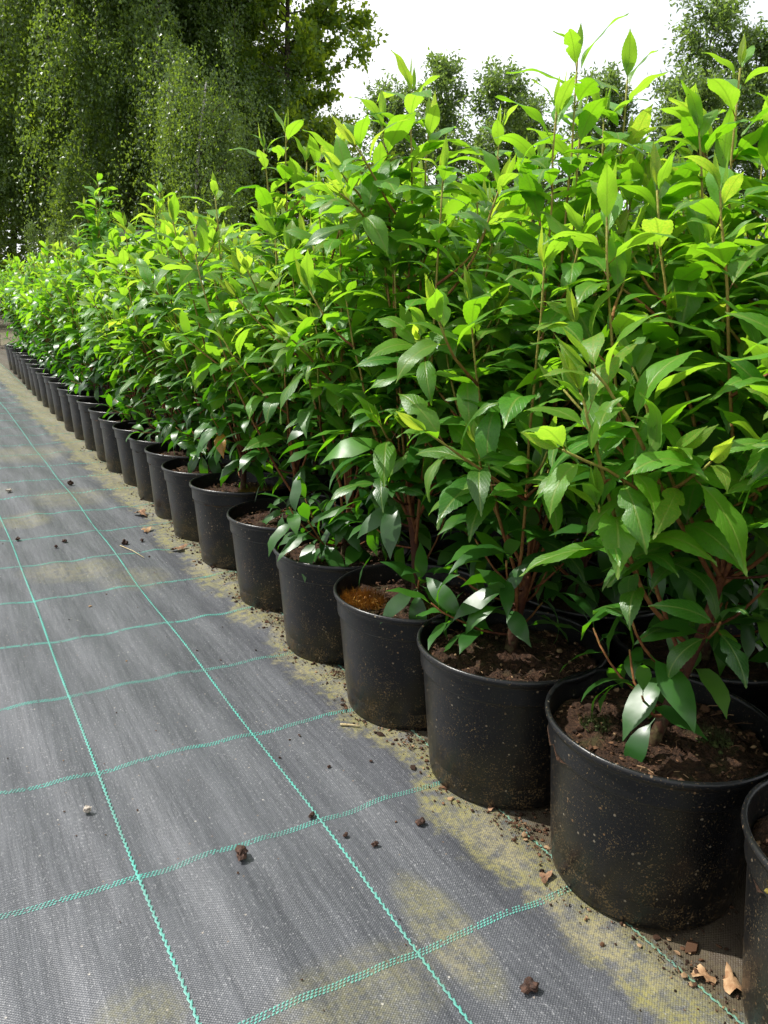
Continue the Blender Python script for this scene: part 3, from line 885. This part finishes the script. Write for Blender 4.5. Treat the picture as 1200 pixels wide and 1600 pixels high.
# ------------------------------------------------------------------ loose things on the fabric
def lump_mesh(name, size, flat, mat, seed):
    r = np.random.default_rng(seed)
    # subdivided ico for a crumbly clod
    V = [tuple(v) for v in ICO_V]; F = []
    cache = {}
    def mid(a, b):
        key = (min(a, b), max(a, b))
        if key not in cache:
            m = norm(np.array(V[a]) + np.array(V[b])); V.append(tuple(m)); cache[key] = len(V) - 1
        return cache[key]
    F = [tuple(f) for f in ICO_F]
    for _ in range(2):
        G = []
        for a, b, c in F:
            ab, bc, ca = mid(a, b), mid(b, c), mid(c, a)
            G += [(a, ab, ca), (b, bc, ab), (c, ca, bc), (ab, bc, ca)]
        F = G
    V = np.array(V)
    k1, k2 = r.normal(0, 2.2, (6, 3)), r.normal(0, 5.0, (6, 3))
    d = 1 + 0.20 * np.sin(V @ k1.T + r.uniform(0, 6, 6)).sum(1) / 1.6 + 0.14 * np.sin(V @ k2.T + r.uniform(0, 6, 6)).sum(1) / 1.6 + r.normal(0, 0.05, len(V))
    V = V * d[:, None] * r.uniform(0.65, 1.2, (1, 3)) * [1, 1, flat] * size
    V[:, 2] -= V[:, 2].min()
    return mesh_np(name, V, np.array(F), mat, False)

clods = [((0.304, 0.886), 0.0125, 'largest brown soil clod on the fabric, below a turquoise cross thread'),
         ((0.550, 0.835), 0.0100, 'brown soil clod between the algae band and the middle long thread'),
         ((0.474, 0.829), 0.0075, 'small brown clod just right of the middle long thread'),
         ((0.446, 0.864), 0.0060, 'tiny dark crumb touching the middle long thread'),
         ((0.423, 0.924), 0.0075, 'dark crumb lying on a crossing of the turquoise threads'),
         ((0.507, 0.542), 0.0105, 'dark crumbly soil clod near the bottom edge of the picture'),
         ((0.454, 3.209), 0.0190, 'dark soil crumb far along the path beside the long thread'),
         ((0.472, 2.358), 0.0150, 'dark crumb at mid distance right of the middle long thread'),
         ((0.318, 2.448), 0.0120, 'dark crumb at mid distance between the two long threads'),
         ((0.290, 2.400), 0.0085, 'small dark crumb beside a larger one at mid distance'),
         ((0.201, 2.528), 0.0130, 'dark crumb at mid distance touching the left long thread'),
         ((0.520, 2.350), 0.0085, 'smallest dark crumb at mid distance close to the algae'),
         ((0.565, 1.010), 0.0042, 'tiny red-brown crumb below the pale straw'),
         ((0.497, 1.140), 0.0042, 'tiny dark crumb left of the pale straw'),
         ((0.500, 1.030), 0.0050, 'tiny brown crumb on the second cross thread')]
for i, ((x, y), s, lab) in enumerate(clods):
    o = link(bpy.data.objects.new('soil_clod', lump_mesh('soil_clod', s * 0.62, 0.7, M_CLOD, 20 + i)))
    o.location = (x, y, float(zf(x, y)) + 0.0008); o.rotation_euler.z = i * 1.7
    tag(o, lab, 'soil clod', 'soil clods on the fabric')
for i, ((x, y), s, lab) in enumerate([((0.145, 1.079), 0.0050, 'small pinkish pebble on the fabric at the left'), ((0.238, 3.152), 0.010, 'pale pebble far along the path at the left edge')]):
    o = link(bpy.data.objects.new('pebble', lump_mesh('pebble', s, 0.7, M_PALE, 60 + i)))
    o.location = (x, y, float(zf(x, y)) + 0.0008); tag(o, lab, 'pebble', 'pebbles on the fabric')

def stick(name, pts, rad, mat, label, cat):
    pts = np.asarray(pts, float); gq = Geo()
    c = pts.mean(0); c[2] = 0
    tube(gq, pts - c, np.linspace(rad, rad * .6, len(pts)), 6)
    o = link(bpy.data.objects.new(name, gq.mesh(name, mat)))
    o.location = (c[0], c[1], float(zf(c[0], c[1])) + 0.001); tag(o, label, cat)
stick('straw', [(0.572, 1.135, .002), (0.585, 1.127, .0022), (0.600, 1.116, .002)], 0.0024, M_STRAW, 'short pale straw lying on the algae band', 'straw')
stick('straw', [(0.455, 2.34, .002), (0.475, 2.27, .004), (0.49, 2.20, .002)], 0.0012, M_STRAW, 'thin white straw at mid distance beside dark crumbs', 'straw')
stick('root', [(0.640, 0.945, .003), (0.655, 0.930, .009), (0.668, 0.922, .006), (0.683, 0.921, .012), (0.690, 0.930, .016)], 0.0018, M_STRAW, 'curled pale root lying at the foot of the third pot', 'root')

def dead_leaf(name, x, y, size, mat, label, seed, rz):
    r = np.random.default_rng(seed)
    n = 18
    th = np.linspace(0, 2 * np.pi, n, endpoint=False)
    rad = 1 + 0.25 * np.sin(th * 3 + seed) + 0.16 * np.sin(th * 5 + 2) + r.normal(0, .06, n)
    v = [(0, 0, 0.20)]
    for f, zc in ((0.55, 0.16), (1.0, 0.0)):
        v += [(f * rad[i] * math.cos(th[i]), f * 0.62 * rad[i] * math.sin(th[i]), 0.12 + zc * .6 + (0.22 * math.sin(th[i] * 2 + seed) + 0.1 * r.normal()) * f) for i in range(n)]
    t = [(0, 1 + i, 1 + (i + 1) % n) for i in range(n)]
    q = [(1 + i, 1 + n + i, 1 + n + (i + 1) % n, 1 + (i + 1) % n) for i in range(n)]
    v = np.array(v) * size
    v[:, 2] -= v[:, 2].min()
    o = link(bpy.data.objects.new(name, mesh_np(name, v, [np.array(q), np.array(t)], mat)))
    o.location = (x, y, float(zf(x, y)) + 0.001); o.rotation_euler.z = rz
    tag(o, label, 'dead leaf', 'dead leaves on the fabric')
dead_leaf('dead_leaf', 0.638, 0.672, 0.0115, M_CHIP, 'orange-brown dead leaf scrap against the large near pot', 3, 0.4)
dead_leaf('dead_leaf', 0.712, 0.445, 0.0170, M_DEAD, 'pale tan dead leaf between the two nearest pots', 8, 1.0)
dead_leaf('dead_leaf', 0.690, 0.468, 0.0130, M_DEAD, 'curled tan leaf piece touching the larger dead leaf by the nearest pots', 5, 2.2)
dead_leaf('dead_leaf', 0.668, 0.830, 0.0110, M_CHIP, 'brown bark scrap at the foot of the third pot', 6, 1.2)
dead_leaf('dead_leaf', 0.600, 2.235, 0.0220, M_CHIP, 'brown leaf scrap near the foot of the seventh pot', 7, 0.3)
dead_leaf('dead_leaf', 0.560, 2.46, 0.0200, M_DEAD, 'whitish leaf scrap on the algae at mid distance', 9, 0.8)
dead_leaf('dead_leaf', 0.590, 2.66, 0.0300, M_CHIP, 'brown litter at the foot of the eighth pot', 10, 1.6)

# crumbs of soil along the foot of the pots
gq = Geo()
cc = []; ss = []
for i, (x, y) in enumerate(ROW1[:14]):
    n = 150 if i < 8 else 60
    a = rng.uniform(math.pi * 0.62, math.pi * 1.62, n)
    d = 0.117 + np.abs(rng.normal(0, 0.016, n))
    cx, cy = x + d * np.cos(a), y + d * np.sin(a)
    cc.append(np.stack([cx, cy, zf(cx, cy) + 0.002], -1)); ss.append(rng.gamma(1.4, 0.0009, n) + 0.0005)
for i in range(0, 9):        # little heaps of spilt compost in the gaps between the pots
    n = 130
    mx, my = (ROW1[i][0] + ROW1[i + 1][0]) / 2 - 0.085, (ROW1[i][1] + ROW1[i + 1][1]) / 2
    ox, oy = rng.normal(0, 0.017, n), rng.normal(0, 0.026, n)
    cx, cy = mx + ox, my + oy
    cc.append(np.stack([cx, cy, zf(cx, cy) + 0.001 + 0.007 * np.exp(-(ox / .016) ** 2 - (oy / .022) ** 2)], -1)); ss.append(rng.gamma(1.4, 0.0008, n) + 0.0005)
n = 190
cx = rng.uniform(0.05, 0.68, n); cy = 0.45 + 3.6 * rng.random(n) ** 1.4
cc.append(np.stack([cx, cy, zf(cx, cy) + 0.0014], -1)); ss.append(rng.gamma(1.5, 0.0006, n) + 0.0005)
lumps(gq, np.concatenate(cc), np.concatenate(ss), 0.6)
o = link(bpy.data.objects.new('scattered_crumbs', gq.mesh('scattered_crumbs', M_CHIPS, False)))
tag(o, 'fine brown crumbs of soil and bark strewn along the foot of the pots', 'crumbs', None, 'stuff')

# ------------------------------------------------------------------ trees
def leaf_quads(geo, P, D, size, r, aspect=0.5, age=None, updown=0.0, tri=False):
    """one folded-free rhombic leaf per point: P base, D direction"""
    n = len(P)
    D = norm(D)
    ref = r.normal(0, 1, (n, 3)); ref[:, 2] += updown
    X = norm(np.cross(D, ref))
    s = (size * r.uniform(0.65, 1.25, n))[:, None]
    if tri:
        v = np.stack([P + X * s * aspect * 0.5, P + D * s, P - X * s * aspect * 0.5], 1).reshape(-1, 3)
        geo.add(v, None, np.arange(n * 3).reshape(-1, 3), np.repeat(r.random(n) if age is None else age, 3)); return
    v = np.stack([P, P + D * s * 0.45 + X * s * aspect * 0.5, P + D * s, P + D * s * 0.45 - X * s * aspect * 0.5], 1).reshape(-1, 3)
    q = np.arange(n * 4).reshape(-1, 4)
    geo.add(v, q, None, np.repeat(r.random(n) if age is None else age, 4))

def limb(r, st, d, L, up=0.2, n=8, wob=0.06):
    p = [np.array(st, float)]; d = norm(d)
    for i in range(n - 1):
        d = norm(d + r.normal(0, wob, 3) + [0, 0, up / n])
        p.append(p[-1] + d * L / (n - 1))
    return np.array(p)

def finish_tree(name, x, y, wood, crown, mat_w, mat_c, label, group):
    root = bpy.data.objects.new(name, None); link(root); root.location = (x, y, -0.03)
    tag(root, label, 'tree', group)
    link(bpy.data.objects.new('trunk', wood.mesh('trunk', mat_w)), root)
    c = link(bpy.data.objects.new('crown', crown.mesh('crown', mat_c, False)), root)
    return root

def weeping_birch(x, y, H, seed, label, n_limb=26, spread=2.3, strands=620, leafsize=0.05, low=0.4, rt=0.11):
    r = np.random.default_rng(seed); W = Geo(); C = Geo(); B = Geo()
    tr = limb(r, (0, 0, 0), (r.normal(0, .05), r.normal(0, .05), 1), H, 0.4, 14, 0.035)
    tube(W, tr, np.linspace(rt, 0.012, 14), 9)
    limbs = []
    for i in range(n_limb):
        f = r.uniform(0.22, 0.97); b = np.array([np.interp(f * 13, np.arange(14), tr[:, k]) for k in range(3)])
        az = i * 2.399 + r.normal(0, .3)
        L = spread * (1.15 - 0.75 * f) * r.uniform(0.7, 1.2) + 0.4
        p = limb(r, b, (math.cos(az), math.sin(az), r.uniform(0.5, 1.1)), L, -0.6, 9, 0.07)
        tube(B, p, np.linspace(0.030 * (1.2 - f), 0.005, 9), 5); limbs.append(p)
    for i in range(strands):
        p = limbs[int(r.integers(len(limbs)))]
        t = r.uniform(2, 8); b = np.array([np.interp(t, np.arange(9), p[:, k]) for k in range(3)])
        b = b + r.normal(0, 0.24, 3)
        L = min(r.gamma(3.0, 0.33), max(0.25, b[2] - low * r.uniform(0.6, 1.6)))
        m = max(8, int(L / 0.05))
        t_ = np.linspace(0, 1, m)[:, None]
        out = norm(np.array([b[0], b[1], 0.01])) * r.uniform(0.05, 0.35) + np.array([r.normal(0, .1), r.normal(0, .1), 0])
        s = b + out * np.sqrt(t_) * 0.9 - np.array([0, 0, 1.0]) * L * (t_ - 0.12 * np.sin(t_ * 3.1))
        if i % 5 == 0: tube(B, s[::max(1, m // 5)], 0.0035, 3, cap=False)
        rep = 9
        Pp = np.repeat(s, rep, 0) + r.normal(0, 0.075, (m * rep, 3)) + (np.array([-0.10, 0.04, 0]) * L * t_ ** 2).repeat(rep, 0)
        D = r.normal(0, 0.6, (m * rep, 3)); D[:, 2] -= 0.9
        leaf_quads(C, Pp, D, leafsize, r, 0.75, np.clip(r.normal(r.uniform(.1, .8), .14, m * rep), 0, 1), 0, True)
    t = finish_tree('weeping_birch', x, y, W, C, M_BBARK, M_BIRCH, label, 'tall trees behind the plant rows')
    tag(link(bpy.data.objects.new('branches', B.mesh('branches', M_BARK)), t), kind='stuff')
    return t

def leafy_tree(name, x, y, H, seed, label, mat, crown_r=1.6, leafsize=0.09, n_limb=30, twigs=9, leaves=26, upright=0.6, first=0.12, clump=0.20, aspect=0.55, rt=0.10, group='tall trees behind the plant rows', taper=0.7, bark=None, lowfac=0.6):
    r = np.random.default_rng(seed); W = Geo(); C = Geo()
    tr = limb(r, (0, 0, 0), (r.normal(0, .04), r.normal(0, .04), 1), H * 0.96, 0.4, 14, 0.03)
    tube(W, tr, np.linspace(rt, 0.010, 14), 8)
    for i in range(n_limb):
        f = first + (1 - first) * (i + r.random()) / n_limb * 0.98
        b = np.array([np.interp(f * 13, np.arange(14), tr[:, k]) for k in range(3)])
        az = i * 2.399 + r.normal(0, .4)
        L = crown_r * ((1 - taper * f) if f > 0.3 else (lowfac + (1.0 - taper * 0.3 - lowfac) / 0.3 * f)) * r.uniform(0.65, 1.25) + 0.15
        p = limb(r, b, (math.cos(az), math.sin(az), upright * r.uniform(0.5, 1.6)), L, 0.25, 8, 0.09)
        tube(W, p, np.linspace(0.03 * (1.15 - f), 0.005, 8), 5)
        tone = r.uniform(0.15, 0.85)
        for j in range(twigs):
            t = r.uniform(1.6, 7); q = np.array([np.interp(t, np.arange(8), p[:, k]) for k in range(3)])
            d = norm(norm(p[-1] - p[0]) * 0.7 + r.normal(0, .55, 3) + [0, 0, upright * .25])
            tl = r.uniform(0.5, 1.4) * clump * 2
            tw = np.array([q, q + d * tl * .5, q + d * tl + [0, 0, -0.02]])
            tube(W, tw, [0.005, 0.004, 0.002], 3, cap=False)
            m = int(leaves * r.uniform(.6, 1.4))
            tt = r.random((m, 1)) ** 0.8
            Pp = q + d * tl * tt + r.normal(0, clump * 0.33, (m, 3))
            D = d * 0.5 + r.normal(0, .7, (m, 3)); D[:, 2] -= 0.25
            leaf_quads(C, Pp, D, leafsize, r, aspect, np.clip(r.normal(tone, .2, m), 0, 1), 0.5)
    return finish_tree(name, x, y, W, C, bark or M_BARK, mat, label, group)

# the tall trees on the left, beyond the end of the rows
weeping_birch(2.40, 18.1, 9.5, 1, 'tall weeping birch at the far left with a slender white trunk', strands=1150, spread=2.5, leafsize=0.054)
weeping_birch(3.90, 15.9, 9.0, 2, 'tall weeping birch with hanging branches second from the left', strands=1150, spread=2.4, leafsize=0.053)
weeping_birch(3.75, 12.9, 3.7, 3, 'small pale weeping birch standing in front of the tall trees', n_limb=12, spread=0.62, strands=130, leafsize=0.042, rt=0.05, low=0.3)
weeping_birch(5.60, 16.6, 9.0, 4, 'weeping birch between the small birch and the broad-leaved tree', strands=1000, spread=2.2, leafsize=0.053)
weeping_birch(-0.4, 20.5, 9.0, 5, 'weeping birch at the outermost left, mostly outside the picture', strands=500, spread=2.5)
leafy_tree('broadleaf_tree', 6.55, 15.2, 9.0, 6, 'dense broad-leaved tree with sunlit yellow-green right edge', M_LIME, crown_r=1.85, leafsize=0.105, n_limb=96, twigs=14, leaves=42, upright=0.35, first=0.05, clump=0.17, aspect=0.66, taper=0.55, lowfac=0.95)
for i, (x, y, H) in enumerate([(2.3, 23.9, 10.5), (4.7, 22.6, 10.0), (7.0, 21.3, 9.5), (0.0, 25.5, 10.0)]):
    leafy_tree('broadleaf_tree', x, y, H, 30 + i, ['dark leafy tree half hidden behind the leftmost weeping birch', 'dark leafy tree in the back between the tall birches', 'dark leafy tree in the back behind the small birch', 'dark leafy tree behind the outermost left birch'][i], M_LIME, crown_r=2.7, leafsize=0.21, n_limb=60, twigs=14, leaves=30, upright=0.3, first=0.04, clump=0.34, aspect=0.62, taper=0.5)

# the open row of slim trees on the right, beyond the block of shrubs
gr = 'slim trees behind the block of shrubs'
rt_ = [(12.9, 23.2, 6.9, 2.6, 'low bushy tree beside the edge of the tall dark trees'),
       (14.9, 23.5, 8.0, 2.3, 'slim spire-topped tree behind the shrubs at picture centre'),
       (16.0, 21.6, 7.2, 3.4, 'bushy rounded tree behind the shrubs right of picture centre'),
       (17.2, 21.4, 6.9, 2.6, 'loose tree between the rounded tree and the tall airy one'),
       (17.4, 18.8, 6.6, 2.8, 'low dark bushy tree in front of the tall airy one'),
       (19.5, 17.5, 8.9, 2.9, 'tall airy tree with feathery top against the white sky'),
       (18.2, 16.3, 6.3, 2.8, 'low dark tree under the airy ones at right'),
       (20.7, 15.7, 7.9, 2.7, 'airy feathery tree near the right edge'),
       (19.8, 13.4, 5.9, 2.8, 'low dark tree at the right edge'),
       (23.6, 15.4, 8.4, 2.6, 'airy tree beyond the right edge of the picture')]
for i, (x, y, H, cr, lab) in enumerate(rt_):
    low_ = H < 6.7
    leafy_tree('slim_tree', x, y, H, 60 + i, lab, M_WILLOW, crown_r=cr, leafsize=0.15, n_limb=46, twigs=13, leaves=28 if low_ else 26, upright=0.9, first=0.06, clump=0.25, aspect=0.40, rt=0.07, group=gr, taper=0.86)

# ------------------------------------------------------------------ far undergrowth, weeds, fence
r = np.random.default_rng(9); C = Geo()
n = 26000
t = r.random(n)
hx = -6 + 36 * t + r.normal(0, 0.8, n); hy = 27 - 15 * t + r.normal(0, 0.8, n)
hz = np.abs(r.normal(0, 1.0, n)) * (0.8 + 0.4 * np.sin(t * 40))
leaf_quads(C, np.stack([hx, hy, np.clip(hz, 0, 2.6)], -1), r.normal(0, 1, (n, 3)), 0.20, r, 0.55)
o = link(bpy.data.objects.new('undergrowth', C.mesh('undergrowth', M_LIME, False)))
tag(o, 'dark tangled undergrowth at the foot of the trees', 'undergrowth', None, 'stuff')

def weed(x, y, H, seed, label, mat=M_WEED, wid=0.10, n=420, name='tall_weed'):
    r = np.random.default_rng(seed); W = Geo(); C = Geo()
    for s in range(4):
        p = limb(r, (r.normal(0, .03), r.normal(0, .03), 0), (r.normal(0, .08), r.normal(0, .08), 1), H * r.uniform(.75, 1), 0.3, 8, 0.03)
        tube(W, p, np.linspace(0.008, 0.002, 8), 4)
        tt = r.uniform(1.5, 7, n)
        P = np.stack([np.interp(tt, np.arange(8), p[:, k]) for k in range(3)], -1)
        D = r.normal(0, .6, (n, 3)); D[:, 2] += 0.6
        leaf_quads(C, P + r.normal(0, wid * .3, (n, 3)), D, 0.06, r, 0.25)
    root = bpy.data.objects.new(name, None); link(root); root.location = (x, y, -0.02); tag(root, label, 'weed', 'weeds beyond the end of the rows')
    link(bpy.data.objects.new('stem', W.mesh('stem', M_BARK)), root)
    link(bpy.data.objects.new('foliage', C.mesh('foliage', mat, False)), root)
weed(1.55, 11.9, 1.75, 1, 'pale green feathery weed left of the tall shoot in the distance')
weed(1.95, 12.1, 1.70, 2, 'pale feathery weed beside the grey fence post', wid=0.14)
weed(0.85, 11.6, 1.35, 3, 'grey dry weed clump at the far left edge', M_DRY, 0.2, 260, 'dry_weed')
weed(0.60, 11.2, 1.15, 4, 'low grey dry weed left of the larger dry clump', M_DRY, 0.2, 260, 'dry_weed')

def box(geo, c, s):
    c = np.array(c); s = np.array(s) / 2
    v = np.array([(x, y, z) for x in (-1, 1) for y in (-1, 1) for z in (-1, 1)]) * s + c
    geo.add(v, [(0, 1, 3, 2), (4, 6, 7, 5), (0, 4, 5, 1), (2, 3, 7, 6), (0, 2, 6, 4), (1, 5, 7, 3)])
fence = bpy.data.objects.new('wooden_fence', None); link(fence); fence.location = (2.55, 12.95, -0.03); fence.rotation_euler.z = -0.35
tag(fence, 'grey weathered post and rail fence below the small birch', 'fence')
for i, fx in enumerate((0.0, 1.3, 2.6)):
    q = Geo(); box(q, (fx, 0, 0.83), (0.11, 0.11, 1.66)); link(bpy.data.objects.new('post', q.mesh('post', M_WOOD, False)), fence)
for z in (1.55, 1.1, 0.6):
    q = Geo(); box(q, (1.3, -0.078, z), (2.9, 0.04, 0.10)); link(bpy.data.objects.new('rail', q.mesh('rail', M_WOOD, False)), fence)
